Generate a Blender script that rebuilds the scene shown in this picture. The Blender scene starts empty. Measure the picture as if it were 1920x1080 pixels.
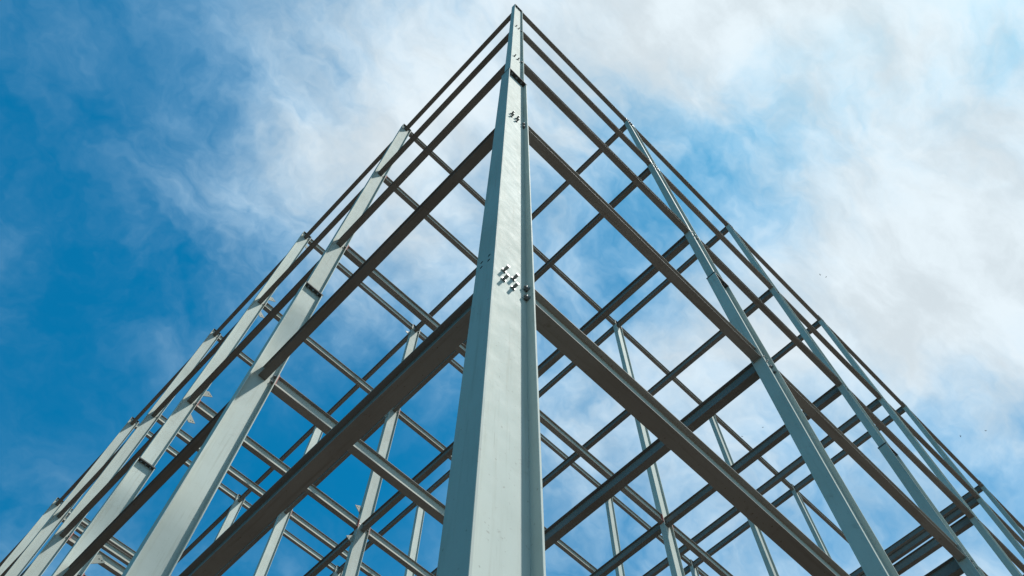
import bpy, bmesh, math, random
from mathutils import Matrix, Vector

sc = bpy.context.scene
random.seed(7)

# ------------------------------------------------------------------ camera
S = 4.2                      # bay of the steel grid, metres
BAY_A, BAY_B = S, 0.96961 * S  # bay along the left face (+Y) and along the right face (+X)
EYE = 1.6
RIGHT = (0.716454, -0.697572, 0.009320)
UP = (-0.645527, -0.657816, 0.388038)
FWD = (0.264553, 0.284027, 0.921596)
CAM_LOC = Vector((-0.28310 * S, -0.31678 * S, EYE))
LENS = 29.708
cam_data = bpy.data.cameras.new('camera')
cam_data.sensor_width = 36.0
cam_data.lens = LENS
cam_data.clip_start = 0.05
cam_data.clip_end = 5000
cam = bpy.data.objects.new('camera', cam_data)
sc.collection.objects.link(cam)
m = Matrix((RIGHT, UP, [-v for v in FWD])).transposed().to_4x4()
m.translation = CAM_LOC
cam.matrix_world = m
sc.camera = cam

# ------------------------------------------------------------------ sun, sky
SUN_DIR = Vector((0.275, -0.345, 1.0)).normalized()      # towards the sun
SUN_EL = math.asin(SUN_DIR.z)
SUN_ROT = math.atan2(SUN_DIR.x, SUN_DIR.y)
sun_data = bpy.data.lights.new('sun', 'SUN')
sun_data.energy = 5.0
sun_data.angle = math.radians(2.0)
sun_data.color = (1.0, 0.97, 0.92)
sun = bpy.data.objects.new('sun', sun_data)
sun.rotation_euler = SUN_DIR.to_track_quat('Z', 'Y').to_euler()
sun.location = (0, 0, 60)
sc.collection.objects.link(sun)

sc.view_settings.view_transform = 'Standard'
sc.view_settings.look = 'None'
sc.view_settings.gamma = 1.0
sc.view_settings.use_curve_mapping = False
sc.view_settings.exposure = 0.6

# cloud cover: direction (x, y, z) of each bank, and how much it adds to (or clears from) the mean cover
CLOUDS = [(-0.343, 0.390, 0.854, 0.09), (-0.093, 0.154, 0.984, 0.15), (0.108, -0.042, 0.993, 0.16), (0.204, -0.137, 0.969, 0.45), (0.290, -0.224, 0.931, 0.38), (0.363, -0.299, 0.882, 0.15), (-0.275, 0.481, 0.833, 0.05), (-0.197, 0.418, 0.887, -0.14), (-0.106, 0.341, 0.934, -0.15), (-0.006, 0.251, 0.968, 0.13), (0.099, 0.152, 0.983, 0.32), (0.204, 0.048, 0.978, 0.18), (0.300, -0.053, 0.953, -0.10), (0.384, -0.146, 0.912, -0.37), (0.454, -0.227, 0.862, -0.22), (-0.200, 0.568, 0.798, 0.06), (-0.019, 0.438, 0.899, 0.15), (0.086, 0.350, 0.933, 0.37), (0.195, 0.250, 0.948, -0.12), (0.301, 0.143, 0.943, -0.65), (0.396, 0.038, 0.918, -0.09), (0.477, -0.061, 0.877, 0.26), (0.542, -0.149, 0.827, 0.41), (0.070, 0.528, 0.846, 0.05), (0.178, 0.443, 0.878, -0.25), (0.289, 0.345, 0.893, 0.03), (0.394, 0.237, 0.888, 0.46), (0.486, 0.129, 0.864, 0.26), (0.563, 0.026, 0.826, 0.22), (0.624, -0.067, 0.779, 0.21), (0.052, 0.671, 0.740, -0.32), (0.265, 0.527, 0.808, -0.24), (0.375, 0.431, 0.821, -0.06), (0.477, 0.325, 0.817, 0.05), (0.566, 0.217, 0.796, -0.15), (0.638, 0.112, 0.762, -0.28), (0.694, 0.015, 0.720, -0.31), (0.040, 0.778, 0.627, 0.36), (0.238, 0.675, 0.699, 0.13), (0.346, 0.598, 0.723, -0.10), (0.452, 0.507, 0.734, -0.17), (0.550, 0.405, 0.730, -0.13), (0.634, 0.299, 0.713, 0.03), (0.702, 0.194, 0.685, 0.09), (0.754, 0.097, 0.650, 0.04)]
CLOUD_K, MEAN_COVER = 63.0, 0.45

world = bpy.data.worlds.new('World')
sc.world = world
world.use_nodes = True
world.cycles.sampling_method = 'MANUAL'
world.cycles.sample_map_resolution = 512
wt = world.node_tree
wt.nodes.clear()


class NT:
    """small helper to write node trees"""
    def __init__(self, tree): self.t = tree
    def n(self, typ, **kw):
        nd = self.t.nodes.new(typ)
        for k, v in kw.items(): setattr(nd, k, v)
        return nd
    def link(self, a, b): self.t.links.new(a, b)
    def put(self, sock, v):
        if isinstance(v, bpy.types.NodeSocket): self.link(v, sock)
        else: sock.default_value = v
    def math(self, op, a, b=0.0, c=0.0, clamp=False):
        nd = self.n('ShaderNodeMath', operation=op, use_clamp=clamp)
        for s, v in zip(nd.inputs, (a, b, c)): self.put(s, v)
        return nd.outputs[0]
    def vmath(self, op, a, b=(0, 0, 0)):
        nd = self.n('ShaderNodeVectorMath', operation=op)
        self.put(nd.inputs[0], a); self.put(nd.inputs[1], b)
        return nd.outputs['Value'] if op in ('DOT_PRODUCT', 'LENGTH') else nd.outputs['Vector']
    def scale(self, a, f):
        nd = self.n('ShaderNodeVectorMath', operation='SCALE')
        self.put(nd.inputs[0], a); self.put(nd.inputs['Scale'], f)
        return nd.outputs['Vector']
    def noise(self, vec, scale, detail=4, rough=0.55, lac=2.0, dist=0.0, out='Fac'):
        nd = self.n('ShaderNodeTexNoise')
        self.put(nd.inputs['Vector'], vec)
        nd.inputs['Scale'].default_value = scale
        nd.inputs['Detail'].default_value = detail
        nd.inputs['Roughness'].default_value = rough
        nd.inputs['Lacunarity'].default_value = lac
        nd.inputs['Distortion'].default_value = dist
        return nd.outputs[out]
    def smooth(self, v, lo, hi, to0=0.0, to1=1.0):
        nd = self.n('ShaderNodeMapRange', interpolation_type='SMOOTHSTEP')
        self.put(nd.inputs['Value'], v)
        nd.inputs['From Min'].default_value = lo; nd.inputs['From Max'].default_value = hi
        nd.inputs['To Min'].default_value = to0; nd.inputs['To Max'].default_value = to1
        return nd.outputs['Result']
    def mix(self, fac, a, b, blend='MIX'):
        nd = self.n('ShaderNodeMix', data_type='RGBA', blend_type=blend)
        self.put(nd.inputs[0], fac); self.put(nd.inputs[6], a); self.put(nd.inputs[7], b)
        return nd.outputs[2]


w = NT(wt)
co = w.n('ShaderNodeTexCoord').outputs['Generated']
sky = w.n('ShaderNodeTexSky', sky_type='NISHITA')
sky.sun_disc = False
sky.sun_elevation = SUN_EL
sky.sun_rotation = SUN_ROT
sky.altitude = 0
sky.air_density = 1.0
sky.dust_density = 0.4
sky.ozone_density = 2.5
# clouds: banks bent by a warp, broken up by fine noise
warp = w.noise(co, 4.0, 5, 0.6, out='Color')
warp = w.vmath('SUBTRACT', warp, (0.5, 0.5, 0.5))
wco = w.vmath('NORMALIZE', w.vmath('ADD', co, w.scale(warp, 0.12)))
# the clear blue half of the sky, and the clouded half on the sun's side
open_sky = w.smooth(w.vmath('DOT_PRODUCT', co, (-0.80, 0.45, 0.0)), -0.35, 0.55, MEAN_COVER + 0.10, 0.0)
total = None
for (x, y, z, wt_) in CLOUDS:
    d = w.vmath('DOT_PRODUCT', wco, (x, y, z))
    e = w.math('EXPONENT', w.math('MULTIPLY_ADD', d, CLOUD_K, -CLOUD_K))
    total = w.math('MULTIPLY_ADD', e, wt_, open_sky if total is None else total)
fib = w.noise(w.vmath('ADD', co, w.scale(warp, 0.22)), 5.0, 8, 0.57, 2.0)
fib2 = w.noise(w.vmath('MULTIPLY', w.vmath('ADD', co, w.scale(warp, 0.30)), (1.0, 1.9, 1.2)), 12.0, 6, 0.56)
brk = w.math('ADD', w.math('MULTIPLY', w.math('SUBTRACT', fib, 0.5), 1.4), w.math('MULTIPLY', w.math('SUBTRACT', fib2, 0.5), 0.7))
edge = w.math('MULTIPLY_ADD', w.math('MULTIPLY', total, w.math('SUBTRACT', 1.0, total)), 1.9, 0.42)
dens = w.math('MULTIPLY_ADD', brk, edge, total)
cover = w.smooth(dens, -0.10, 1.06)
lum = w.smooth(w.noise(w.vmath('MULTIPLY', wco, (1.0, 1.7, 1.2)), 8.0, 7, 0.6), 0.34, 0.66, 0.86, 1.06)
CLOUD_COL = (5.95, 6.6, 6.95, 1)
VEIL_COL = (4.5, 6.9, 8.5, 1)      # thin veil scatters bluer light than thick cloud
ccol = w.mix(1.0, w.mix(cover, VEIL_COL, CLOUD_COL), lum, 'MULTIPLY')
skyc = w.mix(1.0, sky.outputs[0], (0.02, 0.88, 1.07, 1), 'MULTIPLY')
col = w.mix(w.math('MULTIPLY', cover, 0.95), skyc, ccol)
bg = w.n('ShaderNodeBackground')
w.link(col, bg.inputs['Color'])
bg.inputs['Strength'].default_value = 0.09
w.link(bg.outputs[0], w.n('ShaderNodeOutputWorld').inputs['Surface'])


# ------------------------------------------------------------------ materials
LENGTHWISE = {'Z': lambda a, b: (a, a, b), 'X': lambda a, b: (b, a, a)}


def steel_paint(name, base, dirt, rough=0.45, stain=0.5, rust=(0.10, 0.045, 0.02), rust_amt=0.25, run='Z'):
    mt = bpy.data.materials.new(name)
    mt.use_nodes = True
    t = NT(mt.node_tree)
    bs = mt.node_tree.nodes['Principled BSDF']
    tc = t.n('ShaderNodeTexCoord').outputs['Object']
    rnd = t.n('ShaderNodeObjectInfo').outputs['Random']
    off = t.n('ShaderNodeCombineXYZ')
    t.link(t.math('MULTIPLY', rnd, 37.0), off.inputs[0]); t.link(t.math('MULTIPLY', rnd, 91.0), off.inputs[1])
    co = t.vmath('ADD', tc, off.outputs[0])
    along = LENGTHWISE[run]
    cloudy = t.smooth(t.noise(co, 1.1, 6, 0.6), 0.35, 0.75)
    streak = t.smooth(t.noise(t.vmath('MULTIPLY', co, along(9.0, 0.35)), 3.0, 6, 0.65), 0.50, 0.72)
    scratch = t.smooth(t.noise(t.vmath('MULTIPLY', co, along(30.0, 0.5)), 4.0, 3, 0.6), 0.67, 0.72)
    speck = t.smooth(t.noise(co, 48.0, 3, 0.6), 0.66, 0.72)
    blot = t.smooth(t.noise(co, 6.0, 7, 0.70), 0.60, 0.72)
    c = t.mix(t.math('MULTIPLY', cloudy, stain * 0.7), base + (1,), dirt + (1,))
    c = t.mix(t.math('MULTIPLY', streak, stain * 0.8), c, dirt + (1,))
    c = t.mix(t.math('MULTIPLY', scratch, stain * 0.45), c, tuple(v * 0.6 for v in dirt) + (1,))
    c = t.mix(t.math('MULTIPLY', blot, rust_amt), c, rust + (1,))
    c = t.mix(t.math('MULTIPLY', speck, rust_amt * 1.8), c, rust + (1,))
    tone = t.math('MULTIPLY_ADD', rnd, 0.20, 0.90)            # each piece left the paint shop a little different
    c = t.mix(1.0, c, tone, 'MULTIPLY')
    t.link(c, bs.inputs['Base Color'])
    r = t.math('ADD', t.math('MULTIPLY', t.noise(co, 9.0, 4, 0.6), 0.35), rough - 0.17)
    t.link(r, bs.inputs['Roughness'])
    bp = t.n('ShaderNodeBump')
    bp.inputs['Strength'].default_value = 0.004
    bp.inputs['Distance'].default_value = 0.002
    t.link(t.noise(co, 40.0, 4, 0.6), bp.inputs['Height'])
    t.link(bp.outputs[0], bs.inputs['Normal'])
    bs.inputs['Specular IOR Level'].default_value = 0.02
    return mt


M_COL = steel_paint('pale_column_paint', (0.458, 0.500, 0.458), (0.355, 0.375, 0.325), 0.72, 0.75, rust_amt=0.16)
M_BEAM = steel_paint('shade_toned_beam_paint', (0.295, 0.285, 0.262), (0.205, 0.188, 0.165), 0.70, 0.9, rust_amt=0.4, run='X')  # shade on the beam undersides is put into this darker colour
M_TIE = steel_paint('shade_toned_tie_paint', (0.215, 0.208, 0.192), (0.150, 0.138, 0.120), 0.70, 0.9, rust_amt=0.4, run='X')  # darker copy for beams running along Y, their shade painted in
M_WEB = steel_paint('sun_toned_web_paint', (0.47, 0.485, 0.42), (0.36, 0.355, 0.30), 0.70, 0.7, rust_amt=0.2, run='X')  # lighter copy: sunlight on the girder webs is painted into the colour
M_PLATE = steel_paint('plate_paint', (0.28, 0.295, 0.26), (0.21, 0.21, 0.18), 0.5, 0.5, rust_amt=0.25)
M_SPLICE = steel_paint('shade_toned_plate_paint', (0.095, 0.095, 0.09), (0.06, 0.056, 0.05), 0.65, 0.7, rust_amt=0.3)  # darkened colour paints in the shade beneath splice and cap plates
M_RED = steel_paint('red_oxide_primer', (0.34, 0.09, 0.08), (0.36, 0.20, 0.18), 0.6, 0.7)
M_DARK = steel_paint('hole_shadow_steel', (0.05, 0.05, 0.05), (0.03, 0.03, 0.03), 0.7, 0.5)


def zinc():
    mt = bpy.data.materials.new('zinc_plated_bolt')
    mt.use_nodes = True
    t = NT(mt.node_tree)
    bs = mt.node_tree.nodes['Principled BSDF']
    tc = t.n('ShaderNodeTexCoord').outputs['Object']
    t.link(t.mix(t.noise(tc, 60.0, 3), (0.13, 0.14, 0.14, 1), (0.26, 0.27, 0.27, 1)), bs.inputs['Base Color'])
    bs.inputs['Metallic'].default_value = 0.35
    bs.inputs['Roughness'].default_value = 0.5
    return mt


def soil():
    mt = bpy.data.materials.new('dark_soil')
    mt.use_nodes = True
    t = NT(mt.node_tree)
    bs = mt.node_tree.nodes['Principled BSDF']
    tc = t.n('ShaderNodeTexCoord').outputs['Object']
    c = t.mix(t.noise(tc, 0.35, 8, 0.65), (0.034, 0.028, 0.023, 1), (0.054, 0.045, 0.036, 1))
    c = t.mix(t.smooth(t.noise(tc, 9.0, 5, 0.7), 0.6, 0.75), c, (0.085, 0.075, 0.062, 1))
    t.link(c, bs.inputs['Base Color'])
    bs.inputs['Roughness'].default_value = 0.95
    bp = t.n('ShaderNodeBump'); bp.inputs['Strength'].default_value = 0.6; bp.inputs['Distance'].default_value = 0.05
    t.link(t.noise(tc, 5.0, 8, 0.7), bp.inputs['Height']); t.link(bp.outputs[0], bs.inputs['Normal'])
    return mt


def plain(name, c, r=0.7):
    mt = bpy.data.materials.new(name); mt.use_nodes = True
    t = NT(mt.node_tree); bs = mt.node_tree.nodes['Principled BSDF']
    tc = t.n('ShaderNodeTexCoord').outputs['Object']
    t.link(t.mix(t.noise(tc, 20.0, 3), tuple(v * 0.7 for v in c) + (1,), c + (1,)), bs.inputs['Base Color'])
    bs.inputs['Roughness'].default_value = r
    return mt


M_CHALK = plain('paint_stick_mark', (0.78, 0.80, 0.78))
M_ZINC = zinc()
M_SOIL = soil()
M_BIRD = plain('bird_plumage', (0.035, 0.033, 0.032))

# ------------------------------------------------------------------ mesh helpers
COLL = sc.collection


def link(name, mesh, parent=None, loc=(0, 0, 0), rot=(0, 0, 0), scale=None):
    o = bpy.data.objects.new(name, mesh)
    COLL.objects.link(o)
    if parent is not None: o.parent = parent
    o.location = loc
    o.rotation_euler = rot
    if scale: o.scale = scale
    return o


def tag(o, label, cat, group=None, kind=None):
    o['label'] = label
    if cat: o['category'] = cat
    if group: o['group'] = group
    o['kind'] = kind or 'thing'


def prism(name, prof, z0, z1, mat, axis='Z', bevel=0.0):
    """closed outline extruded; axis Z: (x, y) -> z ; axis X: (y, z) -> x ; axis Y: (x, z) -> y"""
    me = bpy.data.meshes.new(name)
    bm = bmesh.new()
    def pt(p, h):
        if axis == 'Z': return (p[0], p[1], h)
        if axis == 'X': return (h, p[0], p[1])
        return (p[0], h, p[1])
    a = [bm.verts.new(pt(p, z0)) for p in prof]
    b = [bm.verts.new(pt(p, z1)) for p in prof]
    n = len(prof)
    bm.faces.new(a); bm.faces.new(b)
    for i in range(n): bm.faces.new((a[i], a[(i + 1) % n], b[(i + 1) % n], b[i]))
    bmesh.ops.recalc_face_normals(bm, faces=bm.faces)
    if bevel > 0:
        bmesh.ops.bevel(bm, geom=list(bm.edges), offset=bevel, segments=1, affect='EDGES', clamp_overlap=True)
    bm.to_mesh(me); bm.free()
    me.materials.append(mat)
    return me


def rect(x0, x1, y0, y1): return [(x0, y0), (x1, y0), (x1, y1), (x0, y1)]


def web_outline(half, tw, rad, seg=4):
    """web between two flanges with rolled root fillets; long axis first coordinate"""
    pts = []
    t = tw / 2
    def arc(cx, cy, a0, a1):
        return [(cx + rad * math.cos(a0 + (a1 - a0) * i / seg), cy + rad * math.sin(a0 + (a1 - a0) * i / seg)) for i in range(seg + 1)]
    P = math.pi
    pts += arc(half - rad, t + rad, -P / 2, 0)              # +long, +t  (web -> flange)
    pts += arc(-half + rad, t + rad, P, 1.5 * P)            # -long, +t
    pts += arc(-half + rad, -t - rad, P / 2, P)             # -long, -t
    pts += arc(half - rad, -t - rad, 0, P / 2)              # +long, -t
    return pts


# sections: depth, flange width, web, flange, root radius
COL_LOW = (0.312, 0.148, 0.0085, 0.013, 0.015)
COL_UP = (0.262, 0.116, 0.007, 0.011, 0.013)
BEAM_BIG = (0.215, 0.108, 0.0065, 0.010, 0.012)
BEAM_SMALL = (0.205, 0.100, 0.006, 0.009, 0.011)

Z_BOT = {5: 1.01930, 4: 2.06102, 3: 3.10274, 2: 4.14446, 1: 5.18618}   # beam soffits, in bays above the eye
LIFT = {1: 0.20, 2: 0.15, 3: 0.11, 4: -0.03, 5: -0.07}
def soffit(k): return EYE + S * Z_BOT[k] + LIFT[k]
BEAM = {1: BEAM_SMALL, 2: BEAM_SMALL, 3: BEAM_SMALL, 4: BEAM_BIG, 5: BEAM_BIG}
Z_SPLICE = EYE + 2.67 * S
Z_TOP = soffit(1) + BEAM_SMALL[0] + 0.055
def col_sec(k): return COL_UP if k <= 3 else COL_LOW

# ------------------------------------------------------------------ ground
me = bpy.data.meshes.new('ground')
bm = bmesh.new()
bmesh.ops.create_grid(bm, x_segments=60, y_segments=60, size=1500)
bm.to_mesh(me); bm.free()
me.materials.append(M_SOIL)
g = link('ground', me)
g['kind'] = 'structure'
tag(g, 'dark bare soil of the building site under the frame', None, kind='structure')

# ------------------------------------------------------------------ which members the photograph shows
R3, U3, F3 = Vector(RIGHT), Vector(UP), Vector(FWD)
def seen(p, mar=0.04):
    d = Vector(p) - CAM_LOC
    zz = d.dot(F3)
    if zz <= 0.05: return False
    u = d.dot(R3) / zz * LENS / 36.0
    v = d.dot(U3) / zz * LENS / 36.0
    return abs(u) < 0.5 + mar and abs(v) < 0.28125 + mar

members = []
nodes = set()
for k in range(1, 6):
    for i in range(8):
        for j in range(8):
            for di, dj in ((1, 0), (0, 1)):
                if any(seen(((j + dj * t / 24) * BAY_B, (i + di * t / 24) * BAY_A, soffit(k) + 0.05)) for t in range(25)):
                    members.append((k, i, j, di, dj))
                    nodes.add((i, j)); nodes.add((i + di, j + dj))

ORD = ['corner', 'first', 'second', 'third', 'fourth', 'fifth', 'sixth', 'seventh', 'eighth']
LEVEL = {1: 'topmost', 2: 'second-highest', 3: 'third-highest', 4: 'fourth-highest', 5: 'lowest'}

# ------------------------------------------------------------------ bolts
def make_bolt(name, shank, size=1.0):
    """nut, washer and threaded end standing out along +X from a plate at x = 0"""
    me = bpy.data.meshes.new(name)
    bm = bmesh.new()
    def cyl(r, x0, x1, n, ph=0.0):
        a = [bm.verts.new((x0, r * math.cos(ph + 2 * math.pi * q / n), r * math.sin(ph + 2 * math.pi * q / n))) for q in range(n)]
        b = [bm.verts.new((x1, r * math.cos(ph + 2 * math.pi * q / n), r * math.sin(ph + 2 * math.pi * q / n))) for q in range(n)]
        for q in range(n): bm.faces.new((a[q], a[(q + 1) % n], b[(q + 1) % n], b[q]))
        bm.faces.new(b)
    cyl(0.024, 0.0, 0.004, 12)
    cyl(0.0205, 0.004, 0.023, 6, 0.3)
    cyl(0.0118, 0.023, 0.023 + shank, 8)
    bmesh.ops.scale(bm, vec=(1, size, size), verts=bm.verts)
    bmesh.ops.recalc_face_normals(bm, faces=bm.faces)
    bm.to_mesh(me); bm.free()
    me.materials.append(M_ZINC)
    return me

BOLT_LONG = make_bolt('bolt_long', 0.034, 0.85)
BOLT_SHORT = make_bolt('bolt_short', 0.010, 0.72)

# ------------------------------------------------------------------ columns
def fl_mesh(name, sec, z0, z1):
    return prism(name, rect(-sec[3] / 2, sec[3] / 2, -sec[1] / 2, sec[1] / 2), z0, z1, M_COL, 'Z', 0.0015)
def web_mesh(name, sec, z0, z1):
    return prism(name, web_outline(sec[0] / 2 - sec[3], sec[2], sec[4]), z0, z1, M_COL, 'Z')

PLT = 0.014                              # splice plate thickness (two of them)
C_MESH = {
    'fl_low': fl_mesh('lower_flange', COL_LOW, 0.03, Z_SPLICE - PLT),
    'web_low': web_mesh('lower_web', COL_LOW, 0.03, Z_SPLICE - PLT),
    'fl_up': fl_mesh('upper_flange', COL_UP, Z_SPLICE + PLT, Z_TOP - 0.012),
    'web_up': web_mesh('upper_web', COL_UP, Z_SPLICE + PLT, Z_TOP - 0.012),
    'splice': prism('splice_plate', rect(-COL_LOW[0] / 2 - .004, COL_LOW[0] / 2 + .006, -COL_LOW[1] / 2 - .003, COL_LOW[1] / 2 + .003), Z_SPLICE - PLT, Z_SPLICE + PLT, M_SPLICE, 'Z', 0.002),
    'cap': prism('cap_plate', rect(-COL_UP[0] / 2 - .002, COL_UP[0] / 2 + .002, -COL_UP[1] / 2 - .002, COL_UP[1] / 2 + .002), Z_TOP - 0.012, Z_TOP, M_SPLICE, 'Z', 0.002),
    'base': prism('base_plate', rect(-0.24, 0.24, -0.17, 0.17), 0.004, 0.03, M_PLATE, 'Z', 0.003),
}
GUSSET_UP = prism('gusset_plate', [(0, 0), (0.165, 0.150), (0.055, 0.226), (0, 0.18)], -0.005, 0.005, M_PLATE, 'Y')
GUSSET_DN = prism('gusset_plate', [(0, 0), (0, -0.18), (0.055, -0.226), (0.165, -0.150)], -0.005, 0.005, M_PLATE, 'Y')
def disc(name, r, t, mat, n=10):
    prof = [(r * math.cos(2 * math.pi * q / n), r * math.sin(2 * math.pi * q / n)) for q in range(n)]
    return prism(name, prof, -t, t, mat, 'Y')
STROKE = prism('chalk_mark', [(-0.0022, -0.020), (0.0026, -0.019), (0.0034, 0.004), (0.0018, 0.020), (-0.0024, 0.018), (-0.0014, 0.0)], -0.0006, 0.0006, M_CHALK, 'Y')
HOLE = disc('bolt_hole', 0.011, 0.0008, M_DARK)


def col_label(i, j):
    if (i, j) == (0, 0): return 'tall pale corner column in the middle with long bolts through its web', 'corner column'
    if j == 0: return f'pale sunlit steel column standing {ORD[i]} from the corner column along the left face', 'columns of the left face'
    if i == 0: return f'blue-grey steel column standing {ORD[j]} from the corner column along the right face', 'columns of the right face'
    return f'inner steel column in line with the {ORD[i]} left-face column and the {ORD[j]} right-face column', 'inner columns'


for (i, j) in sorted(nodes):
    root = link('steel_column', None, None, (j * BAY_B, i * BAY_A, 0))
    lab, grp = col_label(i, j)
    tag(root, lab, 'column', grp if (i, j) != (0, 0) else None)
    for sx in (-1, 1):
        link('flange', C_MESH['fl_low'], root, (sx * (COL_LOW[0] - COL_LOW[3]) / 2, 0, 0))
    link('web', C_MESH['web_low'], root)
    for sx in (-1, 1):
        link('flange', C_MESH['fl_up'], root, (sx * (COL_UP[0] - COL_UP[3]) / 2, 0, 0))
    link('web', C_MESH['web_up'], root)
    sp = link('splice_plate', C_MESH['splice'], root)
    link('cap_plate', C_MESH['cap'], root)
    link('base_plate', C_MESH['base'], root)
    if i + j <= 4:
        for sy in (-1, 1):
            for x in (-0.085, 0.0, 0.085):
                link('bolt', BOLT_SHORT, sp, (x, sy * 0.046, Z_SPLICE - PLT), (0, math.pi / 2, 0))
    if (i, j) == (0, 0):                 # empty holes in the outer flange
        for (y, z) in ((-0.030, 0.0), (0.030, 0.0), (-0.030, 0.075), (0.030, 0.075)):
            link('bolt_hole', HOLE, root, (-COL_LOW[0] / 2, y, soffit(5) + 0.105 + z), (0, 0, math.pi / 2))
    if (i, j) == (0, 0):                 # faint strokes of a marking stick on the web
        for (x, z, a, ln) in ((0.004, 5.075, 0.15, 0.040), (0.020, 5.072, -0.1, 0.036), (0.006, 4.985, 0.5, 0.034), (0.022, 4.990, -0.3, 0.040), (0.012, 4.900, 0.1, 0.046)):
            link('chalk_mark', STROKE, root, (x, -COL_LOW[2] / 2 - 0.0006, z), (0, a, 0), (1, 1, ln / 0.04))
    if i == 2 and j in (0, 1):           # bracing gussets in the bay between these two columns
        sx = 1 if j == 0 else -1
        for k in range(1, 5):
            sec = col_sec(k)
            mid = soffit(k) + BEAM[k][0] / 2
            for up in (1, -1):
                if k == 1 and up == 1: continue
                hx = sx * sec[0] / 2
                gp = link('gusset_plate', GUSSET_UP if up > 0 else GUSSET_DN, root, (hx, 0, mid + up * (0.31 if k < 4 else 0.34)), scale=(sx, 1, 1))
                for (gx, gz) in ((0.070, 0.150), (0.112, 0.150)):
                    link('bolt_hole', HOLE, gp, (gx, -0.0052, up * gz))

# ------------------------------------------------------------------ beams
mesh_cache = {}
def beam_meshes(sec, L, fmat, wmat):
    key = (sec, round(L, 4), fmat.name, wmat.name)
    if key not in mesh_cache:
        d, b, tw, tf, r = sec
        mesh_cache[key] = (
            prism('top_flange', rect(-b / 2, b / 2, d - tf, d), -L / 2, L / 2, fmat, 'X', 0.001),
            prism('bottom_flange', rect(-b / 2, b / 2, 0, tf), -L / 2, L / 2, fmat, 'X', 0.001),
            prism('web', [(q, p + d / 2) for (p, q) in web_outline(d / 2 - tf, tw, r, 3)], -L / 2, L / 2, wmat, 'X'))
    return mesh_cache[key]

EP = 0.012
plate_cache = {}
def plate_mesh(sec, mat):
    key = (sec, mat.name)
    if key not in plate_cache:
        d, b = sec[0], sec[1]
        plate_cache[key] = prism('end_plate', rect(-b / 2 - 0.008, b / 2 + 0.008, -0.012, d + 0.008), -EP / 2, EP / 2, mat, 'X', 0.001)
    return plate_cache[key]


def beam_label(k, i, j, di):
    lv = LEVEL[k]
    if j == 0 and di:
        a = 'corner' if i == 0 else ORD[i] + ' column'
        return f'{lv} steel beam of the left face between the {ORD[i]} and {ORD[i + 1]} columns', 'beams of the left face'
    if i == 0 and not di:
        return f'{lv} steel beam of the right face between the {ORD[j]} and {ORD[j + 1]} columns', 'beams of the right face'
    if di:
        return f'{lv} inner beam in the {ORD[i + 1]} bay behind the {ORD[j]} column of the right face', 'inner beams running from the right face'
    return f'{lv} inner beam in the {ORD[j + 1]} bay behind the {ORD[i]} column of the left face', 'inner beams running from the left face'


RED_JOINTS = {((1, 0), 4), ((1, 0), 3), ((1, 0), 2), ((2, 0), 3), ((2, 0), 4), ((2, 1), 3), ((2, 1), 2), ((1, 2), 3), ((3, 0), 3), ((3, 1), 2)}
for (k, i, j, di, dj) in members:
    sec, csec = BEAM[k], col_sec(k)
    d, b = sec[0], sec[1]
    if di:
        gap = csec[2] / 2 + 0.001
        L = BAY_A - 2 * (gap + EP)
        loc = (j * BAY_B, (i + 0.5) * BAY_A, soffit(k)); rz = math.pi / 2
    else:
        gap = csec[0] / 2 + 0.001
        L = BAY_B - 2 * (gap + EP)
        loc = ((j + 0.5) * BAY_B, i * BAY_A, soffit(k)); rz = 0.0
    root = link('steel_beam', None, None, loc, (0, 0, rz))
    lab, grp = beam_label(k, i, j, di)
    tag(root, lab, 'beam', grp)
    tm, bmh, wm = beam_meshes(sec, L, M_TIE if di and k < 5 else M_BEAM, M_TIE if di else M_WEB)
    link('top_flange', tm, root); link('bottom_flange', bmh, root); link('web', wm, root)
    for e in (-1, 1):
        node = (i + (di if e > 0 else 0), j + (dj if e > 0 else 0))
        red = (node, k) in RED_JOINTS
        ep = link('end_plate', plate_mesh(sec, M_RED if red else M_PLATE), root, (e * (L / 2 + EP / 2), 0, 0))
        if node[0] + node[1] > 3: continue
        if di and not (e < 0 and node[0] == 0): continue
        plate_t = csec[2] if di else csec[3]
        mesh = BOLT_LONG if di else BOLT_SHORT
        hy = 0.036
        rows = (0.042, d - 0.042) if k >= 4 else (d / 2,)
        for yy in (-hy, hy):
            for zz in rows:
                link('bolt', mesh, ep, (e * (EP / 2 + plate_t + 0.002), yy, zz), (0, 0, 0 if e > 0 else math.pi))

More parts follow.
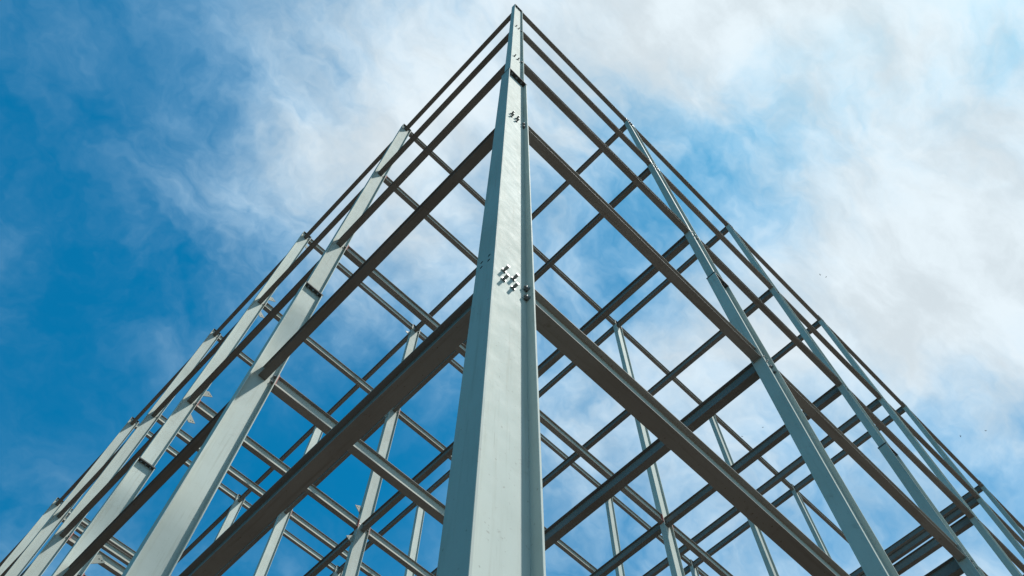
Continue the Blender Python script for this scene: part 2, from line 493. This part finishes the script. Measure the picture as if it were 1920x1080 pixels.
# ------------------------------------------------------------------ birds
def bird_mesh():
    me = bpy.data.meshes.new('bird')
    bm = bmesh.new()
    rings = [(-0.16, 0.006), (-0.09, 0.022), (0.0, 0.036), (0.07, 0.034), (0.11, 0.022), (0.135, 0.020), (0.165, 0.003)]
    prev = None
    for (x, r) in rings:
        cur = [bm.verts.new((x, r * math.cos(a * math.pi / 3), r * 0.85 * math.sin(a * math.pi / 3))) for a in range(6)]
        if prev:
            for q in range(6): bm.faces.new((prev[q], prev[(q + 1) % 6], cur[(q + 1) % 6], cur[q]))
        else: bm.faces.new(cur)
        prev = cur
    bm.faces.new(prev)
    def slab(pts, t=0.005):
        a = [bm.verts.new((x, y, z - t)) for x, y, z in pts]; b2 = [bm.verts.new((x, y, z + t)) for x, y, z in pts]
        bm.faces.new(a); bm.faces.new(b2)
        for q in range(len(pts)): bm.faces.new((a[q], a[(q + 1) % len(pts)], b2[(q + 1) % len(pts)], b2[q]))
    for s in (-1, 1):
        slab([(0.085, s * 0.015, 0.015), (0.075, s * 0.13, 0.07), (0.0, s * 0.30, 0.05), (-0.055, s * 0.20, 0.055), (-0.04, s * 0.015, 0.01)])
    slab([(-0.14, -0.012, 0), (-0.26, -0.05, 0), (-0.24, 0.0, 0), (-0.26, 0.05, 0), (-0.14, 0.012, 0)], 0.003)
    bmesh.ops.recalc_face_normals(bm, faces=bm.faces)
    bm.to_mesh(me); bm.free()
    me.materials.append(M_BIRD)
    return me

BIRD = bird_mesh()
for (p, yaw, roll, lab) in [
    ((51.1, 17.8, 79.7), 0.4, 0.5, 'small dark bird beside the first right-face column, lower and left of two'),
    ((51.8, 15.5, 79.7), 1.2, -0.3, 'small dark bird beside the first right-face column, upper and right of two'),
    ((62.2, 1.1, 73.4), 2.1, 0.6, 'small dark bird in open sky past the right face, nearer the frame'),
    ((62.9, -1.0, 72.8), 0.9, 0.2, 'small dark bird in open sky past the right face, farther from the frame'),
    ((45.1, 0.4, 85.2), 1.7, 0.4, 'tiny bird against the white cloud above the right face, left of two'),
    ((45.6, 0.1, 84.9), 0.2, -0.5, 'tiny bird against the white cloud above the right face, right of two')]:
    o = link('bird', BIRD, None, p, (roll, 0.1, yaw), (0.42, 0.42, 0.42))
    tag(o, lab, 'bird', 'birds in the sky')
